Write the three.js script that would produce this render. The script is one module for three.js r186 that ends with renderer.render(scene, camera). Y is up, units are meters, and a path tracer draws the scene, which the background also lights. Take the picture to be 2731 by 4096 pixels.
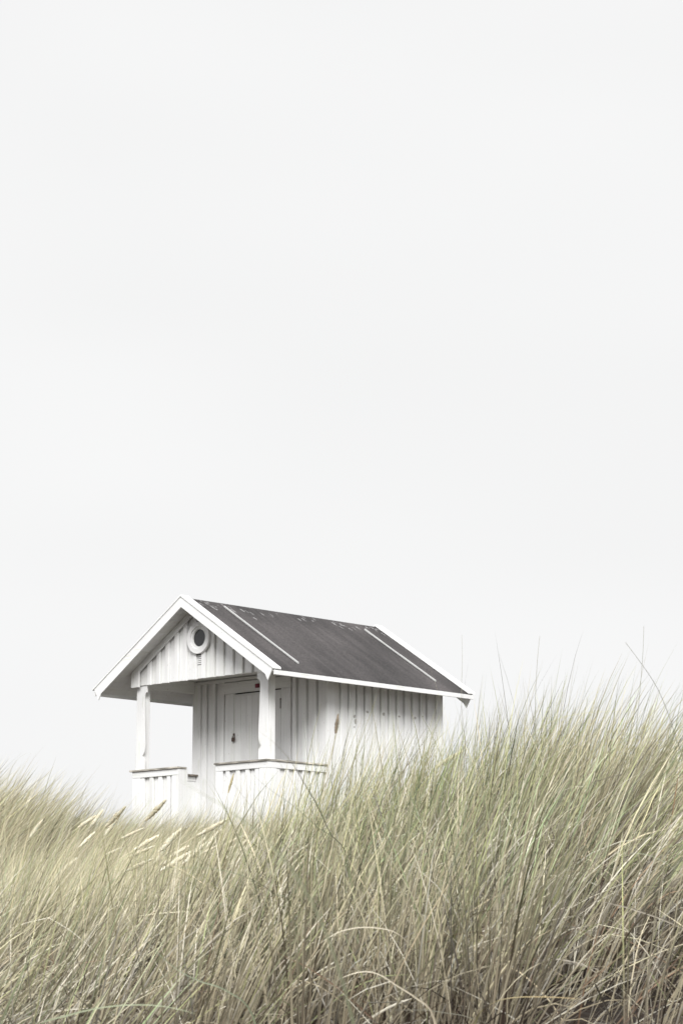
import * as THREE from 'three';
import { RoundedBoxGeometry } from 'three/addons/geometries/RoundedBoxGeometry.js';
import { mergeGeometries } from 'three/addons/utils/BufferGeometryUtils.js';

// ------------------------------------------------------------------ camera, sky, sun, exposure
const EYE = 1.3;                                   // metres above the sand at the photographer's feet
const FOCAL = 9400 / 4096;                         // focal length over picture height
const PITCH = THREE.MathUtils.degToRad(11.065);
const scene = new THREE.Scene();
const camera = new THREE.PerspectiveCamera(2 * Math.atan(0.5 / FOCAL) * 180 / Math.PI, 2731 / 4096, 0.1, 1500);
camera.position.set(0, EYE, 0);
camera.rotation.set(PITCH, 0, 0);
camera.focus = 12;
camera.userData.fStop = 19;
scene.add(camera);

const renderer = new THREE.WebGLRenderer({ antialias: true });
renderer.toneMapping = THREE.LinearToneMapping;
renderer.toneMappingExposure = 2.32;
renderer.shadowMap.enabled = true;

let seed = 20231;
function rnd() { seed |= 0; seed = seed + 0x6D2B79F5 | 0; let t = Math.imul(seed ^ seed >>> 15, 1 | seed); t = t + Math.imul(t ^ t >>> 7, 61 | t) ^ t; return ((t ^ t >>> 14) >>> 0) / 4294967296; }
const rr = (a, b) => a + (b - a) * rnd();
const gauss = () => (rnd() + rnd() + rnd() + rnd() - 2) * 1.73;
const clamp = (x, a = 0, b = 1) => Math.min(b, Math.max(a, x));
const sstep = (a, b, x) => { const t = clamp((x - a) / (b - a)); return t * t * (3 - 2 * t); };
const mixn = (a, b, t) => a + (b - a) * t;
function hash2(i, j) { let h = Math.imul(i, 374761393) + Math.imul(j, 668265263) | 0; h = Math.imul(h ^ h >>> 13, 1274126177); return ((h ^ h >>> 16) >>> 0) / 4294967296; }
function vnoise(x, y, px = 0, py = 0) {
  const i = Math.floor(x), j = Math.floor(y), f = x - i, g = y - j, u = f * f * (3 - 2 * f), v = g * g * (3 - 2 * g);
  const w = (a, m) => m ? ((a % m) + m) % m : a;
  const h = (a, b) => hash2(w(a, px), w(b, py));
  return mixn(mixn(h(i, j), h(i + 1, j), u), mixn(h(i, j + 1), h(i + 1, j + 1), u), v);
}

{ // an even, bright overcast: a little brighter towards the zenith, as such skies are
  const w = 1024, h = 512, d = new Float32Array(w * h * 4);
  for (let j = 0; j < h; j++) for (let i = 0; i < w; i++) {
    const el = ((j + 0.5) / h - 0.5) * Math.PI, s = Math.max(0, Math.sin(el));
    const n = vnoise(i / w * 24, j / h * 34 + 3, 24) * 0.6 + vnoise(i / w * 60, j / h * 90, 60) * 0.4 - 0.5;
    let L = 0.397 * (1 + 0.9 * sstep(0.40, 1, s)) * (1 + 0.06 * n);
    if (el < 0) L *= 0.55;
    d.set([L * 0.998, L * 1.0, L * 1.001, 1], (j * w + i) * 4);
  }
  const t = new THREE.DataTexture(d, w, h, THREE.RGBAFormat, THREE.FloatType);
  t.mapping = THREE.EquirectangularReflectionMapping;
  t.magFilter = t.minFilter = THREE.LinearFilter;
  t.wrapS = THREE.RepeatWrapping;
  t.needsUpdate = true;
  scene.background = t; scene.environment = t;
}
const sun = new THREE.DirectionalLight(new THREE.Color().setRGB(1, 0.99, 0.97), 1.6);
{ // veiled sun behind the photographer, a little to the left
  const az = THREE.MathUtils.degToRad(0), el = THREE.MathUtils.degToRad(31.5);
  const dir = new THREE.Vector3(Math.sin(az) * Math.cos(el), Math.sin(el), Math.cos(az) * Math.cos(el));
  sun.target.position.set(0, 2.5, -20);
  sun.position.copy(sun.target.position).addScaledVector(dir, 60);
  sun.castShadow = true; sun.shadow.radius = 50; sun.shadow.mapSize.set(4096, 4096);
  Object.assign(sun.shadow.camera, { left: -20, right: 20, top: 20, bottom: -20, near: 1, far: 140 });
  scene.add(sun, sun.target);
}

// ------------------------------------------------------------------ names and labels
const taken = {};
function numbered(n) { const k = taken[n] = (taken[n] ?? -1) + 1; return k ? `${n}_${String(k).padStart(3, '0')}` : n; }
function tag(o, label, category, group, kind) { o.userData.label = label; if (category) o.userData.category = category; if (group) o.userData.group = group; if (kind) o.userData.kind = kind; return o; }
function mesh(name, geo, mat, parent) {
  const m = new THREE.Mesh(geo, mat); m.name = numbered(name); m.castShadow = m.receiveShadow = true; parent.add(m); return m;
}
const rgb = (r, g, b) => new THREE.Color().setRGB(r, g, b);
// the point `depth` metres out along the view through a place in the photograph (2731 x 4096)
function at(px, py, depth) {
  const a = (px - 1365.5) / 9400, b = (2048 - py) / 9400, c = Math.cos(PITCH), s = Math.sin(PITCH);
  const fz = c - b * s, fy = b * c + s, k = depth / fz;
  return new THREE.Vector3(a * k, EYE + fy * k, -depth);
}

// ------------------------------------------------------------------ terrain
const PROFILE = [[-40, -1.5], [0, -1.3], [2.6, -1.15], [3.8, -0.72], [4.6, -0.4], [5.2, -0.25], [6, -0.21], [8, -0.17], [11, -0.06], [14, 0.12], [18, 0.36], [22, 0.62], [27, 1.08], [31, 1.5], [35, 1.65], [42, 1.75], [60, 1.4], [120, -0.5], [300, -3], [900, -4]];
function profile(d) {
  for (let i = 1; i < PROFILE.length; i++) if (d < PROFILE[i][0]) { const [a, b] = [PROFILE[i - 1], PROFILE[i]]; return mixn(a[1], b[1], sstep(0, 1, (d - a[0]) / (b[0] - a[0])) * 0.4 + 0.6 * (d - a[0]) / (b[0] - a[0])); }
  return -4;
}
function ground(x, z) {
  const d = -z;
  let y = profile(d);
  // dune shoulder at the right, 6 to 10 m out
  y += (0.36 * sstep(-0.75, -0.05, x - (d - 8) * 0.05) + 0.16 * sstep(0.0, 0.75, x - (d - 8) * 0.05) - 0.17 * sstep(0.8, 1.25, x - (d - 8) * 0.05)) * Math.exp(-((d - 8.2) ** 2) / (d < 8.2 ? 5.2 : 4.5));
  y -= 0.05 * sstep(0.0, -0.4, x) * Math.exp(-((d - 5.5) ** 2) / 3);
  // dune shoulder at the left, 13 to 20 m out
  y += 0.70 * sstep(-1.1, -2.5, x) * Math.exp(-((d - 16) ** 2) / 9);
  const near = Math.exp(-Math.abs(d) / 60);
  y += near * (0.16 * (vnoise(x * 0.9 + 9, z * 0.9) - 0.5) + 0.06 * (vnoise(x * 2.7, z * 2.7 + 4) - 0.5));
  // levelled pad under the hut
  const r = Math.hypot(x - 0.1, d - 35.2);
  y = mixn(y, 1.62, 0.8 * sstep(5.5, 3, r));
  return y + EYE;
}
{
  const xs = [], zs = [];
  for (let i = -60; i <= 60; i++) { const t = i / 60; xs.push(Math.sign(t) * (Math.abs(t) * 9 + 891 * Math.abs(t) ** 5)); }
  for (let i = 0; i <= 190; i++) { const t = i / 190; zs.push(40 - (t * 90 + 850 * t ** 7)); }
  const P = [], U = [], I = [];
  for (const z of zs) for (const x of xs) { P.push(x, ground(x, z), z); U.push(x, -z); }
  const n = xs.length;
  for (let j = 0; j + 1 < zs.length; j++) for (let i = 0; i + 1 < n; i++) { const a = j * n + i; I.push(a, a + 1, a + n, a + 1, a + n + 1, a + n); }
  const g = new THREE.BufferGeometry();
  g.setAttribute('position', new THREE.Float32BufferAttribute(P, 3));
  g.setAttribute('uv', new THREE.Float32BufferAttribute(U, 2));
  g.setIndex(I); g.computeVertexNormals();
  const s = 512, c = new Uint8Array(s * s * 4), b = new Uint8Array(s * s * 4);
  for (let j = 0; j < s; j++) for (let i = 0; i < s; i++) {
    const u = i / s, v = j / s;
    const n1 = vnoise(u * 8, v * 8, 8, 8), n2 = vnoise(u * 40, v * 160, 40, 160), n3 = vnoise(u * 128, v * 64, 128, 64);
    const k = 0.5 * n1 + 0.25 * n2 + 0.25 * n3, o = (j * s + i) * 4;
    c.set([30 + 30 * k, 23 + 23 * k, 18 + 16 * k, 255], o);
    const q = 255 * (0.5 * n2 + 0.5 * n3); b.set([q, q, q, 255], o);
  }
  const tex = (d, srgb) => { const t = new THREE.DataTexture(d, s, s); t.wrapS = t.wrapT = THREE.RepeatWrapping; t.magFilter = THREE.LinearFilter; if (srgb) t.colorSpace = THREE.SRGBColorSpace; t.repeat.set(1 / 1.7, 1 / 1.7); t.needsUpdate = true; return t; };
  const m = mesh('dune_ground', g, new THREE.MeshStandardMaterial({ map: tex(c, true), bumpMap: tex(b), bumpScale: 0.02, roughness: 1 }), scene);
  tag(m, 'sandy dune ground strewn with dark grass litter', null, null, 'structure');
}

// ------------------------------------------------------------------ materials of the hut
function dataTex(w, h, f, srgb) {
  const d = new Uint8Array(w * h * 4);
  for (let j = 0; j < h; j++) for (let i = 0; i < w; i++) { const v = f(i / w, j / h), o = (j * w + i) * 4; for (let k = 0; k < 3; k++) d[o + k] = 255 * clamp(Array.isArray(v) ? v[k] : v); d[o + 3] = 255; }
  const t = new THREE.DataTexture(d, w, h); t.wrapS = t.wrapT = THREE.RepeatWrapping; t.magFilter = THREE.LinearFilter; t.minFilter = THREE.LinearMipmapLinearFilter;
  if (srgb) t.colorSpace = THREE.SRGBColorSpace; t.needsUpdate = true; return t;
}
// painted timber: faint vertical streaks, grey-green weathering, a few knots that bled through and chips
const chips = []; for (let i = 0; i < 70; i++) chips.push([rnd(), rnd(), rr(0.0008, 0.0028), rr(0.5, 2.5), rnd()]);
const paintTex = dataTex(1024, 1024, (u, v) => {
  const streak = vnoise(u * 180, v * 5, 180, 5), broad = vnoise(u * 14, v * 3, 14, 3), fine = vnoise(u * 400, v * 120, 400, 120);
  let k = 0.955 + 0.035 * (broad - 0.5) + 0.03 * (streak - 0.5) + 0.025 * (fine - 0.5), g = 0.012 * Math.max(0, broad - 0.45);
  const moss = sstep(0.62, 0.9, vnoise(u * 30, v * 9, 30, 9)) * sstep(0.5, 0.8, streak); k -= 0.05 * moss;
  let c = [k - g - 0.004 * moss, k, k + 0.004 - g - 0.02 * moss];
  for (const [a, b, r, st, q] of chips) {
    let du = Math.abs(u - a), dv = Math.abs(v - b); du = Math.min(du, 1 - du); dv = Math.min(dv, 1 - dv);
    const e = Math.hypot(du, dv / st) / r;
    if (e < 1) { const w = sstep(1, 0.5, e); const cc = q < 0.25 ? [0.62, 0.5, 0.42] : [0.55, 0.54, 0.5]; c = c.map((x, n) => mixn(x, cc[n], w * 0.75)); }
  }
  return c;
}, true);
const grainTex = dataTex(512, 512, (u, v) => 0.5 * vnoise(u * 150, v * 6, 150, 6) + 0.3 * vnoise(u * 256, v * 24, 256, 24) + 0.2 * vnoise(u * 12, v * 3, 12, 3));
paintTex.repeat.set(0.5, 0.5); grainTex.repeat.set(2, 1);
const white = [0.9, 0.88, 0.92, 0.86].map((k, i) => new THREE.MeshStandardMaterial({ color: rgb(k, k, k * (i === 3 ? 0.975 : 0.99)), map: paintTex, bumpMap: grainTex, bumpScale: 0.0012, roughness: 0.62 }));
const W_ = () => white[Math.floor(rnd() * 4)];
const greyWoodTex = dataTex(512, 512, (u, v) => { const k = 0.5 + 0.35 * (vnoise(u * 5, v * 90, 5, 90) - 0.5) + 0.25 * (vnoise(u * 16, v * 200, 16, 200) - 0.5); return [k, k * 0.97, k * 0.92]; }, true);
const greyWood = new THREE.MeshStandardMaterial({ map: greyWoodTex, color: rgb(1.7, 1.7, 1.68), roughness: 0.85, bumpMap: grainTex, bumpScale: 0.001 });
const brownWood = new THREE.MeshStandardMaterial({ map: greyWoodTex, color: rgb(0.55, 0.5, 0.47), roughness: 0.85 });
const bareWood = new THREE.MeshStandardMaterial({ map: greyWoodTex, color: rgb(0.6, 0.58, 0.54), roughness: 0.95 });
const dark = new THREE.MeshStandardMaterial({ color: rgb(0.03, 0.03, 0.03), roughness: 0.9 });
const rust = new THREE.MeshStandardMaterial({ color: rgb(0.09, 0.06, 0.05), roughness: 0.7, metalness: 0.3 });
const steel = new THREE.MeshStandardMaterial({ color: rgb(0.4, 0.38, 0.36), roughness: 0.45, metalness: 0.8 });

// ------------------------------------------------------------------ the hut
const HW = 2.8, HL = 3.6945, HD = 1.2115, OF = 0.4217, OB = 0.2106, EV = 0.5227, YR = 3.348, YE = 2.1245;
const K = (YR - YE) / (HW / 2 + EV);                       // rise per metre of the roof
const FLOOR = 2.0554 + EYE, YAW = THREE.MathUtils.degToRad(43.5388);
const hut = new THREE.Group(); hut.name = numbered('beach_hut'); scene.add(hut);
{
  const c = Math.cos(YAW), s = Math.sin(YAW), x = -1.0405 - HW / 2 * c + HL / 2 * s, d = 33.2634 + HW / 2 * s + HL / 2 * c;
  hut.position.set(x, FLOOR, -d); hut.rotation.y = -YAW;
}
hut.updateMatrixWorld(true);
tag(hut, 'small white wooden beach hut with gabled porch and dark felt roof', 'beach hut');
// hut coordinates: u metres leftwards along the front from its right corner, v metres back from the front, y above the porch floor
const X = u => HW / 2 - u, Z = v => HL / 2 - v;
function uvBox(g, along = 0) {                              // uv in metres; along: 0 grain upright, 1 grain along the longer level axis
  g = g.index ? g.toNonIndexed() : g;
  const p = g.attributes.position, U = new Float32Array(p.count * 2), ou = rnd() * 7, ov = rnd() * 7;
  const e = [new THREE.Vector3(), new THREE.Vector3(), new THREE.Vector3()];
  for (let t = 0; t < p.count; t += 3) {
    for (let k = 0; k < 3; k++) e[k].fromBufferAttribute(p, t + k);
    const n = e[1].clone().sub(e[0]).cross(e[2].clone().sub(e[0])), ax = Math.abs(n.x), ay = Math.abs(n.y), az = Math.abs(n.z);
    for (let k = 0; k < 3; k++) {
      const q = e[k]; let a, b;
      if (az >= ax && az >= ay) { a = q.x; b = q.y; } else if (ax >= ay) { a = q.z; b = q.y; } else { a = q.x; b = q.z; }
      if (along) [a, b] = [b, a];
      U[(t + k) * 2] = a + ou; U[(t + k) * 2 + 1] = b + ov;
    }
  }
  g.setAttribute('uv', new THREE.BufferAttribute(U, 2)); return g;
}
function box(u0, u1, v0, v1, y0, y1, along = 0, r = 0.004) {
  const w = Math.abs(u1 - u0), d = Math.abs(v1 - v0), h = Math.abs(y1 - y0);
  const g = new RoundedBoxGeometry(w, h, d, 1, Math.min(r, w * 0.3, d * 0.3, h * 0.3));
  g.translate(X((u0 + u1) / 2), (y0 + y1) / 2, Z((v0 + v1) / 2));
  return uvBox(g, along);
}
function plate(pts, v0, v1, along = 0, bevel = 0.003) {    // outline in (u, y), thickness in v
  const s = new THREE.Shape(pts.map(([u, y]) => new THREE.Vector2(X(u), y)));
  const b = Math.min(bevel, (v1 - v0) * 0.3);
  const g = new THREE.ExtrudeGeometry(s, { depth: v1 - v0 - 2 * b, bevelEnabled: true, bevelThickness: b, bevelSize: b, bevelOffset: -b, bevelSegments: 1, steps: 1, curveSegments: 8 });
  g.translate(0, 0, Z(v1) + b); return uvBox(g, along);
}
const slope = (u, drop = 0) => YE + K * ((u <= HW / 2 ? u : HW - u) + EV) - drop;   // roof line, drop metres below the capping's top
const UNDER = 0.078;                                       // felt, planks: vertical thickness below that line

// --- walls of vertical boards with battens over the joints
// pos: list of batten centres; make(a, b, v0, v1) places a piece along the wall
function wallX(wall, u0, u1, v, out, y0, top, battens, bw = 0.074, skip = () => false) {   // wall in the u direction; out = -1 faces the porch front
  const cuts = [u0 - 0.0015, ...battens.map(c => c - bw / 2), u1 + 0.0105];
  for (let i = 0; i + 1 < cuts.length; i++) {
    const a = cuts[i] + 0.0015, b = cuts[i + 1] - 0.0095; if (b - a < 0.01 || skip(a, b)) continue;   // the joint gapes a little beside the batten
    const pts = [[a, y0], [a, top(a)]]; if (a < HW / 2 && b > HW / 2 && top(HW / 2) > top(a)) pts.push([HW / 2, top(HW / 2)]); pts.push([b, top(b)], [b, y0]);
    const j = rr(-0.0015, 0.0015);
    mesh('board', plate(pts, Math.min(v, v + out * 0.018) + j, Math.max(v, v + out * 0.018) + j), W_(), wall);
  }
  for (const c of battens) {
    const a = c - bw / 2, b = c + bw / 2; if (skip(a, b)) continue;
    const f0 = v + out * 0.021, f1 = v + out * 0.053, yb = y0 - 0.008 + rr(-0.003, 0.003);
    mesh('batten', plate([[a, yb], [a, top(a)], [b, top(b)], [b, yb]], Math.min(f0, f1), Math.max(f0, f1)), W_(), wall);
  }
}
function wallZ(wall, v0, v1, u, out, y0, y1, battens, bw = 0.07) {                       // wall in the v direction; out = -1 faces right
  const cuts = [v0 - 0.0015, ...battens.map(c => c - bw / 2), v1 + 0.0105];
  for (let i = 0; i + 1 < cuts.length; i++) {
    const a = cuts[i] + 0.0015, b = cuts[i + 1] - 0.0095; if (b - a < 0.01) continue;
    const j = rr(-0.0015, 0.0015);
    mesh('board', box(u + j, u + out * 0.018 + j, a, b, y0, y1), W_(), wall);
  }
  for (const c of battens) mesh('batten', box(u + out * 0.021, u + out * 0.051, c - bw / 2, c + bw / 2, y0 - 0.006, y1), W_(), wall);
}
const range = (a, b, n) => Array.from({ length: n }, (_, i) => a + (b - a) * i / (n - 1));

// gable over the porch front
const gable = mesh('gable_wall', plate([[0.02, 2.165], [0.02, slope(0.02, UNDER + 0.01)], [HW / 2, slope(HW / 2, UNDER + 0.01)], [HW - 0.02, slope(HW - 0.02, UNDER + 0.01)], [HW - 0.02, 2.165]], 0, 0.03), bareWood, hut);
const WINC = [1.372, 2.745];
wallX(gable, 0.0, HW, -0.001, -1, 2.152, u => slope(u, UNDER + 0.004), [0.324, 0.514, 0.713, 0.913, 1.11, 1.306, 1.489, 1.697, 1.887, 2.088, 2.28, 2.479]);
for (const s of [0, 1]) {
  const f = u => s ? HW - u : u;
  mesh('rake_board', plate([[f(-0.03), slope(-0.03, UNDER + 0.002)], [f(HW / 2 - 0.001), slope(HW / 2, UNDER + 0.002)], [f(HW / 2 - 0.001), slope(HW / 2, UNDER + 0.112)], [f(-0.03), slope(-0.03, UNDER + 0.112)]].map(p => p), -0.078, -0.0555, 1), W_(), gable);
  mesh('corner_board', plate([[f(-0.045), 2.125], [f(-0.045), slope(-0.045, UNDER + 0.004)], [f(0.13), slope(0.13, UNDER + 0.004)], [f(0.13), 2.125]], -0.082, -0.0553), W_(), gable);
}
mesh('lower_beam', box(0.02, HW - 0.02, 0.032, 0.135, 2.172, 2.32, 1), white[1], gable);

// round window with its collar and the slatted vent below it
{
  const ring = (r0, r1, v0, v1, seg = 40) => {
    const s = new THREE.Shape(); s.absarc(X(WINC[0]), WINC[1], r1, 0, Math.PI * 2, false); s.holes.push(new THREE.Path().absarc(X(WINC[0]), WINC[1], r0, 0, Math.PI * 2, true));
    const g = new THREE.ExtrudeGeometry(s, { depth: v1 - v0 - 0.008, bevelEnabled: true, bevelThickness: 0.004, bevelSize: 0.004, bevelOffset: -0.004, bevelSegments: 2, curveSegments: seg });
    g.translate(0, 0, Z(v1) + 0.004); return uvBox(g);
  };
  const win = mesh('round_window', ring(0.165, 0.236, -0.098, -0.054), white[0], hut);
  mesh('sash', ring(0.134, 0.17, -0.078, -0.052), white[1], win);
  mesh('glazing_bead', ring(0.126, 0.136, -0.066, -0.052), white[3], win);
  mesh('glass', new THREE.CylinderGeometry(0.13, 0.13, 0.004, 40).rotateX(Math.PI / 2).translate(X(WINC[0]), WINC[1], Z(-0.0545)), new THREE.MeshPhysicalMaterial({ color: rgb(0.02, 0.02, 0.022), roughness: 0.05, ior: 1.5 }), win);
  const vent = mesh('vent', box(1.347, 1.449, -0.022, -0.0185, 2.352, 2.515), dark, hut);
  for (let i = 0; i < 5; i++) { const y = 2.362 + i * 0.0285; mesh('slat', box(1.349, 1.447, -0.03, -0.024, y, y + 0.0195, 1, 0.001), white[i % 2], vent); }
}

// cabin walls
const topU = u => Math.min(slope(u, UNDER + 0.006), 2.42);
const front = mesh('front_wall', box(0.03, HW - 0.03, HD + 0.002, HD + 0.04, -0.1, 2.4), bareWood, hut);
const doorL = 1.905, doorR = 0.902, DT = 2.06;
wallX(front, 0.02, HW - 0.02, HD, -1, -0.05, () => 2.3, [0.19 + 0.03, 0.395 + 0.03, 0.602 + 0.03, 2.16, 2.36, 2.555], 0.072, (a, b) => b > doorR - 0.02 && a < doorL + 0.02 && b - a < 0.1);
mesh('corner_board', box(HW - 0.15, HW + 0.0225, HD - 0.047, HD - 0.0205, -0.1, 2.3), white[0], front);
mesh('corner_board', box(-0.0225, 0.12, HD - 0.047, HD - 0.0205, -0.1, 2.3), white[1], front);
mesh('top_moulding', box(0.02, HW - 0.02, HD - 0.07, HD - 0.0505, 2.255, 2.305, 1), white[1], front);
{ // door in its casing
  const c = mesh('door_casing', box(doorL + 0.004, doorL + 0.19, HD - 0.056, HD - 0.0205, -0.02, 2.07), white[0], hut);
  mesh('jamb', box(doorR - 0.197, doorR - 0.004, HD - 0.056, HD - 0.0205, -0.02, 2.07), white[1], c);
  mesh('header', box(0.7, 2.117, HD - 0.068, HD - 0.0205, 2.073, 2.24, 1), white[2], c);
  mesh('stop', box(doorL - 0.022, doorL + 0.003, HD - 0.045, HD - 0.0205, 0, DT - 0.001), white[3], c);
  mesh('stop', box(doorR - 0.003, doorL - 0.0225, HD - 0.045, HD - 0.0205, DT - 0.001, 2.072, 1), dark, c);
  const door = mesh('door', box(doorR + 0.002, doorL - 0.026, HD - 0.034, HD - 0.0205, 0.01, DT - 0.006), white[3], hut);
  const n = 8, w = (doorL - 0.028 - doorR - 0.004) / n;
  for (let i = 0; i < n; i++) mesh('door_board', box(doorR + 0.004 + i * w + 0.0012, doorR + 0.004 + (i + 1) * w - 0.0012, HD - 0.05, HD - 0.0345, 0.012, DT - 0.032, 0, 0.003), white[1 + i % 2], door);
  mesh('top_rail', box(doorR + 0.004, doorL - 0.028, HD - 0.052, HD - 0.0345, DT - 0.03, DT - 0.008, 1), white[0], door);
  for (const y of [1.845, 0.4]) {
    const kn = new THREE.CylinderGeometry(0.006, 0.006, 0.15, 10).translate(X(doorR), y, Z(HD - 0.064));
    const leaf = box(doorR - 0.016, doorR + 0.016, HD - 0.0635, HD - 0.0605, y + 0.06, y + 0.072, 0, 0.001); leaf.deleteAttribute('uv'); const k2 = kn.toNonIndexed(); k2.deleteAttribute('uv');
    mesh('hinge', mergeGeometries([k2, leaf]), rust, door);
  }
  const body = new RoundedBoxGeometry(0.058, 0.06, 0.026, 2, 0.008).translate(X(1.882), 1.372, Z(HD - 0.085));
  const pl = mesh('padlock', body, rust, door);
  mesh('shackle', new THREE.TorusGeometry(0.02, 0.0055, 8, 16, Math.PI).scale(1, 1.4, 1).translate(X(1.882), 1.4, Z(HD - 0.085)), steel, pl);
  mesh('hasp', new RoundedBoxGeometry(0.035, 0.07, 0.005, 1, 0.002).translate(X(1.886), 1.432, Z(HD - 0.066)), rust, door);
  const red = mesh('red_plaque', box(1.335, 1.428, HD - 0.0765, HD - 0.0725, 2.115, 2.178, 1, 0.001), new THREE.MeshStandardMaterial({ color: rgb(0.16, 0.02, 0.035), roughness: 0.4 }), hut);
  mesh('emblem', new THREE.CylinderGeometry(0.021, 0.021, 0.003, 20).rotateX(Math.PI / 2).translate(X(1.396), 2.148, Z(HD - 0.0785)), new THREE.MeshStandardMaterial({ color: rgb(0.3, 0.05, 0.08), roughness: 0.4 }), red);
}
const side = mesh('side_wall', box(0.002, 0.04, HD + 0.002, HL - 0.002, -0.3, 2.37), bareWood, hut);
{
  const b = [1.521, 1.695, 1.87, 2.045, 2.22, 2.392, 2.566, 2.741, 2.915, 3.09, 3.265, 3.43].map(v => v - 0.03);
  wallZ(side, HD, HL, 0, -1, -0.3, 2.372, b);
  mesh('corner_board', box(-0.0455, -0.0225, HD - 0.047, HD + 0.115, -0.3, 2.36), white[0], side);
  mesh('corner_board', box(-0.0455, -0.0225, HL - 0.13, HL + 0.02, -0.3, 2.36), white[2], side);
  mesh('top_plate', box(-0.043, 0.03, 0.002, HD - 0.048, 2.22, 2.37, 1), white[3], side);
  // places where the paint has flaked down to grey wood
  const flake = new THREE.MeshStandardMaterial({ color: rgb(0.42, 0.41, 0.38), roughness: 0.95 });
  for (const [v, y, w, h, proud] of [[1.765, 1.63, 0.05, 0.06, 1], [1.79, 1.565, 0.06, 0.09, 1], [1.765, 1.475, 0.045, 0.02, 1], [2.012, 1.715, 0.066, 0.05, 2], [2.362, 1.71, 0.066, 0.055, 2], [2.711, 1.7, 0.06, 0.04, 2], [3.06, 1.705, 0.064, 0.052, 2], [3.237, 1.74, 0.03, 0.025, 2]]) {
    const n = 11, pts = range(0, 1, n + 1).slice(0, n).map(t => { const a = t * 6.283, r = rr(0.55, 1.1); return new THREE.Vector2(Math.cos(a) * w / 2 * r, Math.sin(a) * h / 2 * r); });
    const g = new THREE.ExtrudeGeometry(new THREE.Shape(pts), { depth: 0.0025, bevelEnabled: false }).rotateY(Math.PI / 2).rotateX(0.25 * (rnd() - 0.3)).translate(X(proud === 2 ? -0.0516 : -0.0205), y, Z(v));
    mesh('paint_flake', g, flake, side);
  }
}
const far = mesh('side_wall', box(HW - 0.04, HW - 0.002, HD + 0.002, HL - 0.002, -0.3, 2.37), bareWood, hut);
wallZ(far, HD, HL, HW, 1, -0.3, 2.372, range(1.49, 3.4, 12));
mesh('top_plate', box(HW - 0.03, HW + 0.043, 0.002, HD - 0.048, 2.13, 2.37, 1), white[3], far);
const back = mesh('back_wall', plate([[0.045, -0.3], [0.045, slope(0.045, UNDER + 0.01)], [HW / 2, slope(HW / 2, UNDER + 0.01)], [HW - 0.045, slope(HW - 0.045, UNDER + 0.01)], [HW - 0.045, -0.3]], HL - 0.045, HL - 0.003), white[3], hut);
wallX(back, 0.0, HW, HL, 1, -0.3, u => slope(u, UNDER + 0.006), range(0.2, 2.6, 13));
mesh('porch_ceiling', box(0.035, HW - 0.035, 0.137, HD - 0.0005, 2.318, 2.335, 1), white[3], hut);

// posts with a shaped board on the face that looks to the front
for (const s of [0, 1]) {
  const f = u => s ? HW - u : u;
  const post = mesh('porch_post', box(f(0.004), f(0.136), 0.026, 0.148, 0.893, 2.17), white[0], hut);
  const edge = [[0.226, 2.15], [0.226, 2.05], [0.205, 2.045], [0.182, 2.022], [0.168, 1.99], [0.164, 1.95], [0.17, 1.8], [0.18, 1.55], [0.194, 1.3], [0.194, 1.22], [0.182, 1.155], [0.16, 1.118], [0.139, 1.095], [0.16, 1.075], [0.186, 1.05], [0.191, 1.03], [0.191, 0.893]];
  mesh('shaped_board', plate([[f(0), 0.893], [f(0), 2.15], ...edge.map(([u, y]) => [f(u), y])], 0, 0.025), white[s ? 1 : 0], post);
  mesh('side_board', plate([[f(-0.002), 0.893], [f(-0.002), 2.13], [f(0.003), 2.13], [f(0.003), 0.893]], 0.03, 0.142), white[2], post);
}

// boarded parapets round the porch
function parapetX(u0, u1, stileA, stileB, battens, capA, capB) {
  const p = mesh('parapet', box(u0 + 0.01, u1 - 0.01, 0.02, 0.04, -0.3, 0.862), bareWood, hut);
  wallX(p, u0 + 0.004, u1 - 0.004, 0.0185, -1, -0.28, () => 0.86, battens, 0.074);
  mesh('stile', box(u0, u0 + stileA, -0.0455, -0.026, -0.3, 0.7675), white[0], p);
  mesh('stile', box(u1 - stileB, u1, -0.0455, -0.026, -0.3, 0.7675), white[2], p);
  mesh('top_board', box(u0, u1, -0.0475, -0.026, 0.7705, 0.862, 1), white[0], p);
  mesh('cap_rail', box(capA, capB, -0.075, 0.115, 0.865, 0.891, 0), greyWood, p);
  return p;
}
const pr = parapetX(-0.042, 1.02, 0.172, 0.145, [0.187, 0.382, 0.578, 0.784], -0.06, 1.03);
const pl2 = parapetX(1.815, HW + 0.02, 0.14, 0.175, [2.036, 2.223, 2.413, 2.604], 1.8, HW + 0.065);
mesh('end_post', box(1.815, 1.94, -0.0255, 0.15, -0.3, 0.862), white[1], pl2);
mesh('end_post', box(0.9, 1.02, -0.0255, 0.15, -0.3, 0.862), white[1], pr);
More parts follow.
